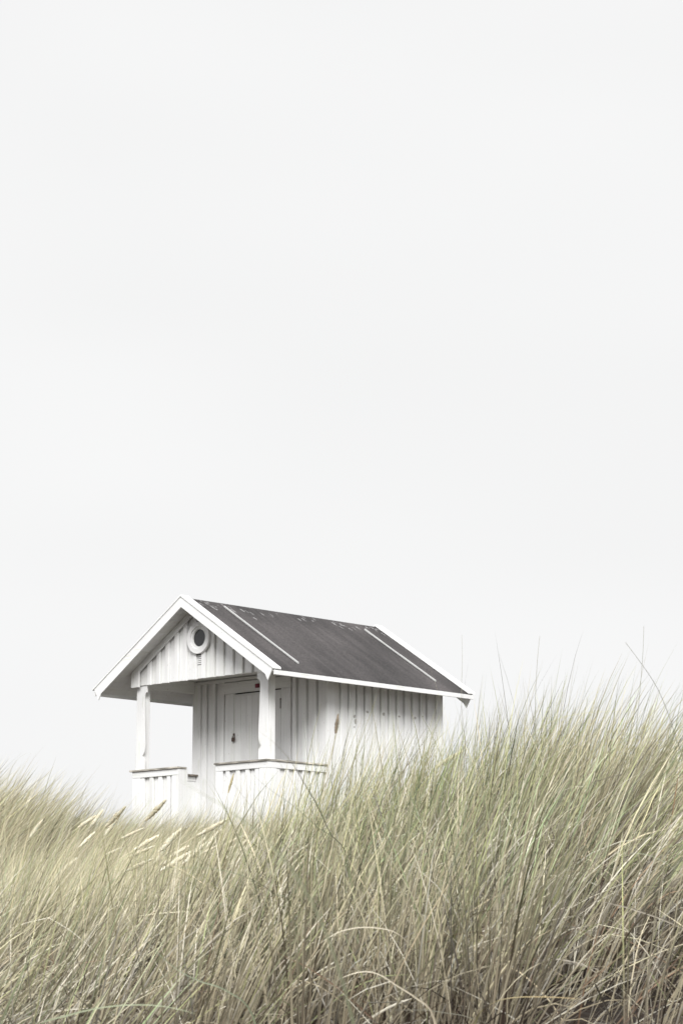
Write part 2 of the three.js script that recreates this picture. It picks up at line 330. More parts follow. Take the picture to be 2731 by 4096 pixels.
function parapetZ(u, out, battens) {
  const p = mesh('parapet', box(u, u - out * 0.02, 0.042, HD - 0.05, -0.3, 0.862), white[3], hut);
  wallZ(p, 0.042, HD - 0.05, u, out, -0.28, 0.86, battens, 0.07);
  mesh('stile', box(u + out * 0.044, u + out * 0.064, -0.025, 0.144, -0.3, 0.7675), white[1], p);
  mesh('top_board', box(u + out * 0.0445, u + out * 0.066, -0.025, HD - 0.05, 0.7705, 0.862, 1), white[0], p);
  mesh('inner_board', box(u - out * 0.021, u - out * 0.045, 0.152, HD - 0.05, 0.79, 0.862, 1), white[1], p);
  mesh('inner_panel', box(u - out * 0.021, u - out * 0.036, 0.152, 0.68, -0.01, 0.787, 0), white[2], p);
  mesh('inner_panel', box(u - out * 0.021, u - out * 0.036, 0.684, HD - 0.05, -0.01, 0.787, 0), white[1], p);
  mesh('cap_rail', box(u + out * 0.085, u - out * 0.1, 0.117, HD - 0.05, 0.865, 0.891, 0), out > 0 ? brownWood : greyWood, p);
}
parapetZ(0.022, -1, [0.182, 0.36, 0.545, 0.714, 0.892, 1.065]);
parapetZ(HW - 0.022, 1, range(0.2, 1.05, 6));
{ // porch deck and the step in the gap
  const deck = mesh('porch_deck', box(0.05, HW - 0.05, 0.05, HD - 0.002, -0.2, -0.03), brownWood, hut);
  for (let i = 0; i < 10; i++) mesh('plank', box(0.05, HW - 0.05, 0.05 + i * 0.116, 0.05 + i * 0.116 + 0.111, -0.0285, 0, 0), greyWood, deck);
  const st = mesh('step', box(1.1, 1.74, -0.3, -0.02, -0.2, -0.165, 0), greyWood, hut);
  for (const u of [1.13, 1.68]) mesh('bearer', box(u, u + 0.04, -0.27, -0.03, -0.5, -0.2005), brownWood, st);
  for (const u of [0.15, HW / 2, HW - 0.15]) for (const v of [0.15, HL / 2, HL - 0.2]) mesh('foundation_pier', box(u - 0.1, u + 0.1, v - 0.1, v + 0.1, -0.75, -0.21), new THREE.MeshStandardMaterial({ color: rgb(0.3, 0.3, 0.29), roughness: 0.95 }), hut);
  mesh('floor_frame', box(0.05, HW - 0.05, HD + 0.05, HL - 0.05, -0.25, -0.05), brownWood, hut);
}

// roof
{
  // a sheet along one slope between two u's, `t0`..`t1` vertical metres below the roof line
  const strip = (s, u0, u1, t0, t1, v0, v1, along = 1) => {
    const f = u => s ? HW - u : u;
    return plate([[f(u0), slope(u0, t0)], [f(u1), slope(u1, t0)], [f(u1), slope(u1, t1)], [f(u0), slope(u0, t1)]], v0, v1, along, 0.002);
  };
  const ridgeMarks = []; for (let i = 0; i < 60; i++) ridgeMarks.push([rnd() < 0.45 ? [0.03, 0.07, 0.1, 0.19, 0.27, 0.74, 0.78, 0.88, 0.93, 0.96][i % 10] + 0.015 * gauss() : rnd(), rr(0.0, 0.09) * (rnd() < 0.25 ? 2 : 1), rr(0.0025, 0.007), rr(0.015, 0.07), rr(0.5, 1)]);
  const feltTex = dataTex(1024, 1024, (u, v) => {            // u along the ridge, v down the slope
    const grit = hash2(u * 1024 | 0, v * 1024 | 0), m = vnoise(u * 240, v * 240, 240, 240), broad = vnoise(u * 7, v * 3, 7, 3), run = vnoise(u * 60, v * 3, 60, 3);
    let k = 0.242 + 0.10 * (grit - 0.5) + 0.10 * (m - 0.5) + 0.085 * (broad - 0.5) + 0.06 * (run - 0.5);
    let c = [k * 1.04, k * 0.985, k * 0.985];
    for (const [a, b, r, l, w] of ridgeMarks) {
      const dv = v - b, du = Math.abs(u - a - 0.1 * dv); if (du > r || dv < 0 || dv > l) continue;
      const e = w * sstep(r, r * 0.3, du) * sstep(0, 0.006, dv) * sstep(l, l * 0.6, dv) * sstep(0.3, 0.55, vnoise(u * 500, v * 260));
      c = c.map(x => mixn(x, 0.78, e));
    }
    return c;
  }, true);
  const feltBump = dataTex(512, 512, (u, v) => 0.6 * hash2(u * 512 | 0, v * 512 | 0) + 0.4 * vnoise(u * 128, v * 128, 128, 128)); feltBump.repeat.set(4, 2.5);
  const felt = new THREE.MeshStandardMaterial({ map: feltTex, bumpMap: feltBump, bumpScale: 0.0025, roughness: 0.93 });
  const felts = [];
  for (const s of [0, 1]) {                                  // gently uneven sheet with its own uv
    const n = 28, m = 50, P = [], U = [], I = [], f = u => s ? HW - u : u;
    const v0 = -OF + 0.05, v1 = HL + OB - 0.05, ua = -EV + 0.004, ub = HW / 2;
    for (let j = 0; j <= n; j++) for (let i = 0; i <= m; i++) {
      const u = mixn(ub, ua, j / n), v = mixn(v0, v1, i / m);
      const e = 0.006 * (vnoise(v * 2.2 + s * 9, u * 2) - 0.5) + 0.004 * (vnoise(v * 6, u * 5 + s * 5) - 0.5), edge = j === n ? -0.006 - 0.006 * vnoise(v * 9, 3) : 0;
      P.push(X(f(u)), slope(u, 0.034) + (j === 0 ? 0 : e) + edge, Z(v)); U.push(i / m, j / n);
    }
    for (let j = 0; j < n; j++) for (let i = 0; i < m; i++) { const a = j * (m + 1) + i; s ? I.push(a, a + m + 1, a + 1, a + 1, a + m + 1, a + m + 2) : I.push(a, a + 1, a + m + 1, a + 1, a + m + 2, a + m + 1); }
    const g = new THREE.BufferGeometry(); g.setAttribute('position', new THREE.Float32BufferAttribute(P, 3)); g.setAttribute('uv', new THREE.Float32BufferAttribute(U, 2)); g.setIndex(I); g.computeVertexNormals(); felts.push(g);
  }
  const roof = mesh('roof', felts[0], felt, hut);
  mesh('felt', felts[1], felt, roof);
  const strips = new THREE.MeshStandardMaterial({ map: paintTex, color: rgb(0.5, 0.5, 0.49), bumpMap: grainTex, bumpScale: 0.003, roughness: 0.9 });
  for (const s of [0, 1]) {
    for (let k = 0; k < 15; k++) { const u0 = -EV + 0.026 + k * 0.1263, u1 = Math.min(HW / 2 - 0.001, u0 + 0.1213); mesh('soffit_board', strip(s, u0, u1, 0.05, UNDER, -OF + 0.028, HL + OB - 0.028), W_(), roof); }
    // split, weathered battens nailed over the felt
    for (const [v, ua, ub] of [[0.33, 1.262, -0.275], [3.3, 1.195, -0.265]]) {
      const n = 4; for (let i = 0; i < n; i++) {
        const a = mixn(ua, ub, i / n), b = mixn(ua, ub, (i + 1) / n - 0.001), o = rr(-0.0015, 0.0015), w = rr(0.016, 0.0185);
        mesh('roof_batten', strip(s, b, a, 0.008 - rr(0, 0.003), 0.028, v - w + o, v + w + o), strips, roof);
      }
    }
    const f = u => s ? HW - u : u;
    mesh('eaves_board', box(f(-EV + 0.002), f(-EV + 0.024), -OF + 0.03, HL + OB - 0.03, slope(-EV, 0.108), slope(-EV, 0.042), 1), white[0], roof);
    for (const [va, vb, ca, cb] of [[-OF + 0.008, -OF + 0.03, -OF - 0.008, -OF + 0.155], [HL + OB - 0.03, HL + OB - 0.008, HL + OB - 0.155, HL + OB + 0.008]]) {
      // bargeboard with square cut foot, and the capping over it
      const e = -EV + 0.02, rear = va > 0 ? 0.05 : 0, foot = [e + 0.1 + rear * 0.6, slope(e, 0.026) - 0.165 - rear];
      mesh('bargeboard', plate([[f(e), slope(e, 0.026)], [f(HW / 2 - 0.001), slope(HW / 2, 0.026)], [f(HW / 2 - 0.001), slope(HW / 2, 0.182)], [f(foot[0] + 0.05), slope(foot[0] + 0.05, 0.2 + rear * 1.6)], [f(foot[0]), foot[1]]], va, vb, 1), white[s ? 2 : 0], roof);
      mesh('capping', strip(s, -EV - 0.004, HW / 2 - 0.0005, 0, 0.0255, ca, cb), white[s ? 1 : 2], roof);
    }
  }
}

// ------------------------------------------------------------------ marram grass
class Blades {                                              // gathers many blades into one geometry
  constructor() { this.p = []; this.n = []; this.c = []; this.i = []; this.v = 0; this.count = 0; this.tips = []; }
  // root, length, lean from upright at the root, further bend along the blade, compass direction of the lean, full width, colours at root and tip
  add(x, y, z, len, lean, bend, az, w, c0, c1, seg, opt = {}) {
    const ca = Math.cos(az), sa = Math.sin(az), P = this.p, N = this.n, C = this.c, I = this.i;
    const tw = opt.twist ?? rr(0, Math.PI), twr = rr(-1, 1), pw = opt.power ?? 1.6, sag = opt.kink ?? 0, ks = rr(0.35, 0.7), kd = rr(-0.7, 0.7);
    let px = x, py = y, pz = z, first = this.v;
    const ds = len / seg;
    for (let k = 0; k <= seg; k++) {
      const s = k / seg;
      let a = lean + bend * Math.pow(s, pw); if (sag && s > ks) a += sag;
      const h = Math.sin(a), tx = h * ca, ty = Math.cos(a), tz = h * sa;
      const q = az + (sag && s > ks ? kd : 0);
      // width direction: across the blade, turned about it
      const bx = -sa, bz = ca, cx = -ty * ca, cy = h, cz = -ty * sa, t = tw + twr * s, ct = Math.cos(t), st = Math.sin(t);
      const wx = bx * ct + cx * st, wy = cy * st, wz = bz * ct + cz * st;
      const nx = ty * wz - tz * wy, ny = tz * wx - tx * wz, nz = tx * wy - ty * wx;
      const half = w * 0.5 * (s < 0.12 ? 0.75 + 2 * s : 1) * (opt.flat ? (s > 0.93 ? 0.55 : 1) : Math.pow(1 - s, 0.55) * 0.92 + 0.08 * (1 - s));
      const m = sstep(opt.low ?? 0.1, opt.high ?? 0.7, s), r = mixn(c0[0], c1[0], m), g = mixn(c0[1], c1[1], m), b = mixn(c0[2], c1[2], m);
      const R = 0.75;
      if (k < seg) {
        P.push(px - wx * half, py - wy * half, pz - wz * half, px + wx * half, py + wy * half, pz + wz * half);
        N.push(nx - wx * R, ny - wy * R, nz - wz * R, nx + wx * R, ny + wy * R, nz + wz * R);
        C.push(r, g, b, r, g, b); this.v += 2;
      } else { P.push(px, py, pz); N.push(nx, ny, nz); C.push(r, g, b); this.v += 1; }
      const h2 = Math.sin(a);
      px += h2 * Math.cos(q) * ds; py += ty * ds; pz += h2 * Math.sin(q) * ds;
    }
    for (let k = 0; k < seg - 1; k++) { const a = first + 2 * k; I.push(a, a + 2, a + 1, a + 1, a + 2, a + 3); }
    const a = first + 2 * (seg - 1); I.push(a, a + 2, a + 1);
    this.count++;
    return [px, py, pz];
  }
  geometry() {
    const g = new THREE.BufferGeometry(), N = Float32Array.from(this.n);
    for (let i = 0; i < N.length; i += 3) { const l = Math.hypot(N[i], N[i + 1], N[i + 2]) || 1; N[i] /= l; N[i + 1] /= l; N[i + 2] /= l; }
    g.setAttribute('position', new THREE.BufferAttribute(Float32Array.from(this.p), 3));
    g.setAttribute('normal', new THREE.BufferAttribute(N, 3));
    g.setAttribute('color', new THREE.BufferAttribute(Float32Array.from(this.c), 3));
    g.setIndex(new THREE.BufferAttribute(Uint32Array.from(this.i), 1));
    return g;
  }
}
const grassMat = new THREE.MeshPhysicalMaterial({ vertexColors: true, roughness: 0.6, transmission: 0.05, thickness: 0, specularIntensity: 0.35 });
const PAL = {
  straw: [0.68, 0.605, 0.435], pale: [0.86, 0.81, 0.67], olive: [0.27, 0.29, 0.14], green: [0.215, 0.27, 0.15], grey: [0.34, 0.31, 0.26], brown: [0.055, 0.038, 0.03], rust: [0.27, 0.185, 0.125], deep: [0.10, 0.105, 0.06],  // brown: dead leaf bases, deepened further to paint shade into the gaps
};
const jit = (c, k = 0.16) => { const b = Math.exp(1.5 * k * gauss() - 0.5 * k), h = 0.03 * gauss(); return [Math.min(0.8, c[0] * b * (1 + h)), Math.min(0.76, c[1] * b), Math.min(0.64, c[2] * b * (1 - h))]; };
const lerp3 = (a, b, t) => [mixn(a[0], b[0], t), mixn(a[1], b[1], t), mixn(a[2], b[2], t)];

// how the wind has combed it: lean from upright (radians, to the right) at a place
function windLean(x, d) {
  const right = sstep(-0.3, 0.5, x - (d - 8) * 0.05), near = sstep(8.5, 5.5, d), leftFar = sstep(12, 15, d) * (1 - right);
  let l = mixn(0.42, 0.22, right);
  l += 0.22 * leftFar - 0.10 * near * (1 - right) * sstep(-0.6, -0.1, x) + 0.34 * near * sstep(0.25, 0.75, x);
  return l + 0.22 * (vnoise(x * 1.1 + 40, d * 0.8) - 0.5);
}
const fields = { marram_front: new Blades(), marram_right: new Blades(), marram_middle: new Blades(), marram_left: new Blades(), marram_hut: new Blades() };
function field(x, d) {
  if (d > 21) return fields.marram_hut;
  if (d > 12.6 && x < -0.6) return fields.marram_left;
  if (x - (d - 8) * 0.05 > -0.25 && d > 5.6 && d < 12) return fields.marram_right;
  return d < 7 ? fields.marram_front : fields.marram_middle;
}
function tuft(x, z, size, dens, rad, fan) {
  if (-z < 7) dens *= 0.66;
  const d = -z, F = field(x, d), seg = d < 9 ? 7 : d < 20 ? 5 : 3;
  const right = sstep(-0.6, 0.1, x - (d - 8) * 0.05) * sstep(13, 10, d), near = sstep(8.2, 6, d), leftFar = sstep(12, 14.5, d);
  const lean = windLean(x, d) + 0.09 * gauss(), side = 0.16 * gauss(), big = vnoise(x * 0.8 + 11, d * 0.7 + 5), tone = clamp(vnoise(x * 2.1, d * 1.7 + 31) * 0.7 + 0.3 * rnd()), hollow = (1 - right) * sstep(7, 8.5, d) * sstep(14.5, 12.5, d), bright = Math.exp((0.28 + 0.16 * near) * gauss() + 0.2 * hollow - 0.16 * leftFar - 0.05 * near);
  const wf = d < 6 ? 1.6 : d < 9 ? mixn(1.55, 1.05, (d - 6) / 3) : Math.min(2.0, 1 + (d - 9) * 0.07);
  const n = Math.round(dens * rr(0.6, 1.4));
  const tuftLen = size * (0.78 + 0.3 * big) * rr(0.88, 1.12);
  const deadShare = mixn(mixn(0.42, 0.66, near), 0.46, right) + 0.3 * (tone - 0.5) + 0.2 * hollow;
  for (let i = 0; i < n; i++) {
    const a = rr(0, 6.283), q0 = Math.sqrt(rnd()), r = rad * q0, bx = x + r * Math.cos(a), bz = z + r * Math.sin(a);
    const by = ground(bx, bz) - 0.02, q = rnd();
    // wind, the tuft's own fan, and chance together give the lean
    const dir = (wind, f, sc) => { const lx = lean * wind + f * q0 * Math.cos(a) + sc * gauss(), lz = side * wind + f * q0 * Math.sin(a) + sc * gauss(); return [Math.hypot(lx, lz), Math.atan2(lz, lx)]; };
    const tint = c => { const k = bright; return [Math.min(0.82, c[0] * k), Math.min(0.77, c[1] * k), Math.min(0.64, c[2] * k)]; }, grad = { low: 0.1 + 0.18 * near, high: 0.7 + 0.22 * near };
    if (q < deadShare * 0.5) {             // short dead leaves, tangled in the foot of the tuft
      const t = rnd(), c = tint(jit(t < 0.30 - 0.08 * near ? PAL.grey : t < 0.52 ? PAL.straw : t < 0.58 ? PAL.pale : t < 0.91 ? PAL.brown : PAL.rust, 0.3));
      const [l, az] = dir(0.5, fan * 2.0, 0.3);
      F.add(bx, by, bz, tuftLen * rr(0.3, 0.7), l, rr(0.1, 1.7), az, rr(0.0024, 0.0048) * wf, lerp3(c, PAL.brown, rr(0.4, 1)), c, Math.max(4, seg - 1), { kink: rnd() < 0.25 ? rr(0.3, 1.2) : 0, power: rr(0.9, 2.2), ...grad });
    } else if (q < deadShare) {            // long straw
      const c = tint(jit(rnd() < 0.6 ? PAL.straw : rnd() < 0.7 ? PAL.pale : PAL.grey, 0.28));
      const [l, az] = dir(rr(0.5, 1.1), fan * 1.2, 0.1);
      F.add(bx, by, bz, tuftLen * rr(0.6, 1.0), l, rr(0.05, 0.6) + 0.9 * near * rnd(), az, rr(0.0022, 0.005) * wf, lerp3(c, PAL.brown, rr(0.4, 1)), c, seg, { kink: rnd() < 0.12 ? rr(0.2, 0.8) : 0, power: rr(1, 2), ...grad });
    } else {                               // living leaves: green grey, yellowing towards the tip
      const g = tone + 0.2 * gauss();
      const c = tint(jit(g > 0.66 ? PAL.green : g > 0.4 ? PAL.olive : g > 0.28 ? PAL.deep : lerp3(PAL.olive, PAL.straw, 0.6), 0.26));
      const tip = lerp3(c, PAL.straw, clamp(rr(-0.1, 0.7) + 0.1 * leftFar - 0.15 * right + 0.2 * hollow));
      const [l, az] = dir(rr(0.6, 1.15), fan, 0.09);
      const tall = d > 5.8 && rnd() < 0.1 ? 1.14 : 1;
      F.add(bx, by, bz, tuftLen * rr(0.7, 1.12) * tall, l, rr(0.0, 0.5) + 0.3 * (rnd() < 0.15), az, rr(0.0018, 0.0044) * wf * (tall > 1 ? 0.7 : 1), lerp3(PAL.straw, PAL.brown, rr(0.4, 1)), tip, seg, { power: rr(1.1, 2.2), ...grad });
    }
  }
}
// one tuft per cell of a jittered grid, wider than the picture so that a step aside still shows grass
function sow(d0, d1, cell, side, size, dens, rad, fan, keep = () => 1) {
  for (let d = d0; d < d1; d += cell) {
    const half = 0.148 * d + side;
    for (let x = -half; x < half; x += cell) {
      const tx = x + cell * rnd(), td = d + cell * rnd(), k = keep(tx, td);
      if (rnd() < k) tuft(tx, -td, (typeof size === 'function' ? size(tx, td) : size), dens * (0.6 + 0.4 * k), rad, fan);
    }
  }
}
const edge = (x, d) => x - (d - 8) * 0.05;
const gaps = (x, d) => 1 - 0.9 * Math.max(...[[0.45, 5.2, 0.14], [0.2, 5.3, 0.1], [0.62, 5.5, 0.12], [-0.45, 5.2, 0.09], [-0.14, 5.1, 0.08], [0.02, 5.0, 0.07], [-0.62, 5.4, 0.08]].map(([a, b, c]) => Math.exp(-(((x - a) / c) ** 2) - ((d - b) / 0.38) ** 2)));
const thin = (x, d) => 0.72 + 0.5 * (vnoise(x * 1.9 + 3, d * 1.9) - 0.3);
sow(4.85, 6, 0.15, 0.5, (x, d) => 0.60 + 0.06 * sstep(-0.2, 0.4, x), 84, 0.055, 0.24, (x, d) => thin(x, d) * gaps(x, d));
sow(6, 7, 0.18, 0.6, (x, d) => 0.66 + 0.06 * sstep(-0.2, 0.5, x), 90, 0.07, 0.2, thin);
sow(7, 10.5, 0.2, 0.7, (x, d) => mixn(0.7, 0.74, sstep(7, 9, d)), 92, 0.08, 0.18, (x, d) => 0.25 + thin(x, d));
sow(10.5, 15, 0.21, 0.9, 0.72, 62, 0.09, 0.12);
sow(15, 21, 0.24, 1.0, 0.66, 48, 0.11, 0.1);
sow(21, 30, 0.36, 1.5, 0.78, 28, 0.2, 0.1);
sow(30, 37, 0.34, 2.0, (x, d) => d < 33.5 ? 0.78 : 0.6, 30, 0.2, 0.1, (x, d) => { const q = hut.worldToLocal(new THREE.Vector3(x, FLOOR, -d)); return Math.abs(q.x) < HW / 2 + 0.1 && Math.abs(q.z) < HL / 2 + 0.1 ? 0 : 1; });
// broken straw lodged in and across the nearest tufts
for (let i = 0; i < 1500; i++) {
  const d = rr(4.85, 6.6), x = rr(-0.85, 1.05), t = rnd();
  if (rnd() > sstep(-0.6, 0.1, x) * 0.8 + 0.2) continue;
  const c = jit(t < 0.4 ? PAL.straw : t < 0.52 ? PAL.pale : t < 0.82 ? PAL.grey : t < 0.88 ? PAL.rust : PAL.olive, 0.3), az = rnd() < 0.65 ? gauss() * 0.8 : rr(0, 6.283);
  field(x, d).add(x, ground(x, -d) + rr(-0.02, 0.16), -d, rr(0.15, 0.46), rr(0.15, 1.15), rr(-0.2, 1.1), az, rr(0.0024, 0.005), lerp3(c, PAL.brown, 0.5), c, 6, { kink: rnd() < 0.22 ? rr(0.3, 1.0) : 0, power: rr(0.8, 2), flat: rnd() < 0.12 });
}
const GL = {
  marram_front: 'tangled straw and green grass at the foot of the picture, nearest the camera',
  marram_right: 'tall airy green grass on the dune shoulder rising at the right',
  marram_middle: 'pale windblown grass in the hollow between the two dune shoulders, in front of the hut',
  marram_left: 'dense grey-green grass swept to the right on the far left dune shoulder',
  marram_hut: 'short distant grass on the slope around the foot of the hut',
};
let total = 0;
for (const [k, F] of Object.entries(fields)) {
  const m = mesh('dune_grass', F.geometry(), grassMat, scene);
  tag(m, GL[k], 'grass', null, 'stuff');
  total += F.i.length / 3; 
}

// ------------------------------------------------------------------ single stalks and leaves that stand out of the mass
function ribbon(curve, width, col0, col1, n = 24, fold = 0.35, blunt = 0) {    // a leaf folded along its midrib, tapering to its tip (t = 0 at the root)
  const P = [], C = [], I = [], up = new THREE.Vector3(0.2, 0.4, 1).normalize();
  for (let k = 0; k <= n; k++) {
    const t = k / n, p = curve.getPointAt(t), T = curve.getTangentAt(t), B = new THREE.Vector3().crossVectors(T, up).normalize(), N = new THREE.Vector3().crossVectors(B, T);
    const w = width / 2 * Math.max(blunt, Math.min(1, 0.6 + t * 2) * Math.pow(1 - t, 0.6)), c = lerp3(col0, col1, t), dp = N.clone().multiplyScalar(-w * fold * 2);
    for (const s of [-1, 0, 1]) { const q = p.clone().addScaledVector(B, s * w); if (!s) q.add(dp); P.push(q.x, q.y, q.z); C.push(...c); }
  }
  for (let k = 0; k < n; k++) for (const o of [0, 1]) { const a = 3 * k + o; I.push(a, a + 1, a + 3, a + 1, a + 4, a + 3); }
  const g = new THREE.BufferGeometry(); g.setAttribute('position', new THREE.Float32BufferAttribute(P, 3)); g.setAttribute('color', new THREE.Float32BufferAttribute(C, 3)); g.setIndex(I); g.computeVertexNormals(); return g;
}
function seedHead(len, rad, col, n = 54) {                  // spikelets set closely round a spindle, pointing up along it
  const P = [], C = [], I = []; let v = 0;
  for (let k = 0; k < n; k++) {
    const t = (k + rnd() * 0.8) / n, a = k * 2.4, r = rad * Math.pow(Math.sin(Math.PI * Math.min(0.98, 0.08 + t * 0.9)), 0.7) * rr(0.75, 1.2), y = t * len, l = len * rr(0.12, 0.2);
    const c = jit(col, 0.06), ca = Math.cos(a), sa = Math.sin(a), w = rad * 0.55;
    const b = [r * 0.35 * ca, y, r * 0.35 * sa], m = [r * ca, y + l * 0.45, r * sa], e = [r * 0.9 * ca, y + l, r * 0.9 * sa];
    P.push(...b, m[0] - sa * w, m[1], m[2] + ca * w, m[0] * 1.25, m[1], m[2] * 1.25, m[0] + sa * w, m[1], m[2] - ca * w, ...e);
    for (let q = 0; q < 5; q++) C.push(...c);
    I.push(v, v + 2, v + 1, v, v + 3, v + 2, v + 1, v + 2, v + 4, v + 2, v + 3, v + 4); v += 5;
  }
  const g = new THREE.BufferGeometry(); g.setAttribute('position', new THREE.Float32BufferAttribute(P, 3)); g.setAttribute('color', new THREE.Float32BufferAttribute(C, 3)); g.setIndex(I); g.computeVertexNormals(); return g;
}
const stalkMat = new THREE.MeshStandardMaterial({ vertexColors: true, roughness: 0.7, side: THREE.DoubleSide });
function tube(curve, r0, r1, c0, c1, n = 14) {
  const g = new THREE.TubeGeometry(curve, n, 1, 5), p = g.attributes.position, C = [];
  for (let k = 0; k <= n; k++) { const c = curve.getPointAt(k / n), t = k / n, r = mixn(r0, r1, t), col = lerp3(c0, c1, t); for (let j = 0; j <= 5; j++) { const i = k * 6 + j; p.setXYZ(i, c.x + (p.getX(i) - c.x) * r, c.y + (p.getY(i) - c.y) * r, c.z + (p.getZ(i) - c.z) * r); C.push(...col); } }
  g.setAttribute('color', new THREE.Float32BufferAttribute(C, 3)); return g;
}
{ // pale seed stalks of the hollow: a few shapes, then copies
  const kinds = [
    ['pale seed head on a thin stalk in the windblown grass left of the hut', 'pale seed stalks left of the hut'],
    ['pale seed head on a thin stalk in the grass below the porch', 'pale seed stalks below the porch'],
    ['pale seed head on a thin stalk in the grass below the right parapet', 'pale seed stalks below the right parapet'],
  ];
  const protos = [];
  for (let k = 0; k < 6; k++) {
    const h = rr(0.66, 0.82), l = rr(0.4, 0.95), hl = rr(0.1, 0.17);
    const c = new THREE.QuadraticBezierCurve3(new THREE.Vector3(), new THREE.Vector3(h * 0.25 * l, h * 0.55, 0), new THREE.Vector3(h * l * 0.9, h * (1 - l * l * 0.25), rr(-0.05, 0.05)));
    protos.push({ stem: tube(c, 0.0018, 0.0011, PAL.brown, PAL.straw), head: seedHead(hl, rr(0.0065, 0.0105), lerp3([0.68, 0.63, 0.47], [0.80, 0.75, 0.58], rnd()), 70), end: c.getPointAt(1), dir: c.getTangentAt(1) });
  }
  const made = [];
  for (let i = 0; i < 62; i++) {
    const k = i % 6, p = protos[k], d = 8 + 5 * Math.pow(rnd(), 0.9), px = rr(-120, 1180), x = (px - 1365.5) / 9400 * d;
    if (x > -0.36 + (d - 8) * 0.03 && rnd() < 0.6) continue;
    let o;
    if (!made[k]) {
      o = new THREE.Group(); o.name = numbered('seed_stalk'); scene.add(o);
      mesh('stem', p.stem, stalkMat, o);
      const hd = mesh('seed_head', p.head, stalkMat, o); hd.position.copy(p.end); hd.quaternion.setFromUnitVectors(new THREE.Vector3(0, 1, 0), p.dir);
      made[k] = o;
    } else { o = made[k].clone(); o.name = numbered('seed_stalk'); scene.add(o); }
    const [label, group] = kinds[px < 530 ? 0 : px < 870 ? 1 : 2]; o.userData = {}; tag(o, label, 'grass stalk', group);
    o.position.set(x, ground(x, -d) - 0.03, -d); o.rotation.set(0, rr(-0.6, 0.6), rr(-0.12, 0.1)); o.scale.setScalar(rr(0.85, 1.05));
  }
}
// leaves and stalks placed one by one: points run from the tip down, in photograph pixels, at about `depth` metres; the foot is on the sand
function single(kind, label, depth, px, width, c0, c1, opt = {}) {
  const pts = px.map(([x, y], i) => at(x, y, depth + (opt.recede ?? (depth < 5.6 ? 6.0 - depth : 0.15)) * Math.pow(i / px.length, 1.5))), last = pts[pts.length - 1], prev = pts[pts.length - 2];
  if (!opt.floating) {
    const fx = last.x + (last.x - prev.x) * (opt.follow ?? 0.7), fz = last.z - 0.1, gy = ground(fx, fz) - 0.02;
    if (last.y - gy > 0.15) pts.push(new THREE.Vector3(mixn(last.x, fx, 0.75), mixn(last.y, gy, 0.55), mixn(last.z, fz, 0.5)));
    pts.push(new THREE.Vector3(fx, gy, fz));
  }
  const curve = new THREE.CatmullRomCurve3(pts.reverse(), false, 'centripetal');
  if (opt.head) {
    const o = new THREE.Group(); o.name = numbered(kind); scene.add(o); const foot = pts[0].clone(); o.position.copy(foot);
    const g = tube(curve, width * 0.5, width * 0.3, c0, c1, 26).translate(-foot.x, -foot.y, -foot.z); mesh('stem', g, stalkMat, o);
    const h = mesh('seed_head', seedHead(opt.head[0], opt.head[1], opt.head[2], 80), stalkMat, o); h.position.copy(curve.getPointAt(1)).sub(foot); h.quaternion.setFromUnitVectors(new THREE.Vector3(0, 1, 0), curve.getTangentAt(1));
    return tag(o, label, 'grass stalk');
  }
  return tag(mesh(kind, opt.round ? tube(curve, width * 0.5, width * 0.22, c0, c1, 30) : ribbon(curve, width, c0, c1, 30, opt.fold ?? 0.3), stalkMat, scene), label, opt.round ? 'grass stalk' : 'grass leaf');
}
const GRN = [0.26, 0.30, 0.17], GRD = [0.17, 0.19, 0.11], YEL = [0.55, 0.50, 0.30], CRM = [0.78, 0.72, 0.58];
single('seed_stalk', 'stalk with a brown seed head in front of the side wall near the porch', 7.2, [[1341, 2938], [1331, 3010], [1326, 3100], [1330, 3200]], 0.0028, PAL.olive, [0.4, 0.38, 0.27], { head: [0.058, 0.0052, [0.40, 0.33, 0.25]] });
single('seed_stalk', 'stalk with a pale yellow seed head leaning across the right porch parapet', 8.6, [[912, 3175], [895, 3235], [868, 3320], [840, 3400]], 0.0022, PAL.olive, YEL, { head: [0.07, 0.0042, [0.66, 0.58, 0.36]] });
single('grass_leaf', 'long olive leaf standing in front of the side wall, its tip under the eaves', 6.6, [[1512, 2762], [1488, 2840], [1452, 2930], [1420, 3030], [1398, 3130], [1385, 3240]], 0.0042, GRD, [0.42, 0.42, 0.27]);
single('grass_leaf', 'wide blurred green leaf crossing the gap in the porch parapet, nearest the camera', 1.75, [[690, 3105], [780, 3152], [880, 3215], [990, 3290], [1090, 3380], [1180, 3495], [1260, 3630], [1330, 3800], [1390, 4000], [1430, 4230]], 0.0066, GRN, [0.36, 0.38, 0.25], { recede: 0.3, follow: 0.2 });
single('grass_leaf', 'long green leaf rising to the left from the right parapet to the porch post', 3.6, [[1010, 2905], [1090, 2965], [1160, 3040], [1215, 3130], [1265, 3215], [1320, 3330], [1400, 3480]], 0.0056, GRN, [0.58, 0.55, 0.38]);
single('grass_leaf', 'thin green leaf rising to the left to the top corner of the right front parapet', 4.3, [[850, 3050], [915, 3115], [985, 3200], [1060, 3290], [1150, 3390], [1260, 3500]], 0.0036, GRN, [0.36, 0.38, 0.25]);
single('grass_leaf', 'green leaf slanting down to the right across the right front parapet', 4.6, [[985, 3070], [1040, 3125], [1100, 3172], [1170, 3220], [1260, 3300], [1380, 3430]], 0.0046, GRD, GRN);
single('grass_leaf', 'dark thin leaf leaning left in front of the parapet along the porch side', 4.8, [[1090, 3010], [1135, 3075], [1190, 3160], [1250, 3250], [1310, 3350], [1370, 3460]], 0.0036, GRD, GRN);
single('grass_leaf', 'dark green leaf arching level to the left over the pale grass left of centre', 3.4, [[640, 3478], [760, 3470], [880, 3480], [990, 3510], [1090, 3570], [1180, 3680]], 0.005, GRD, GRN);
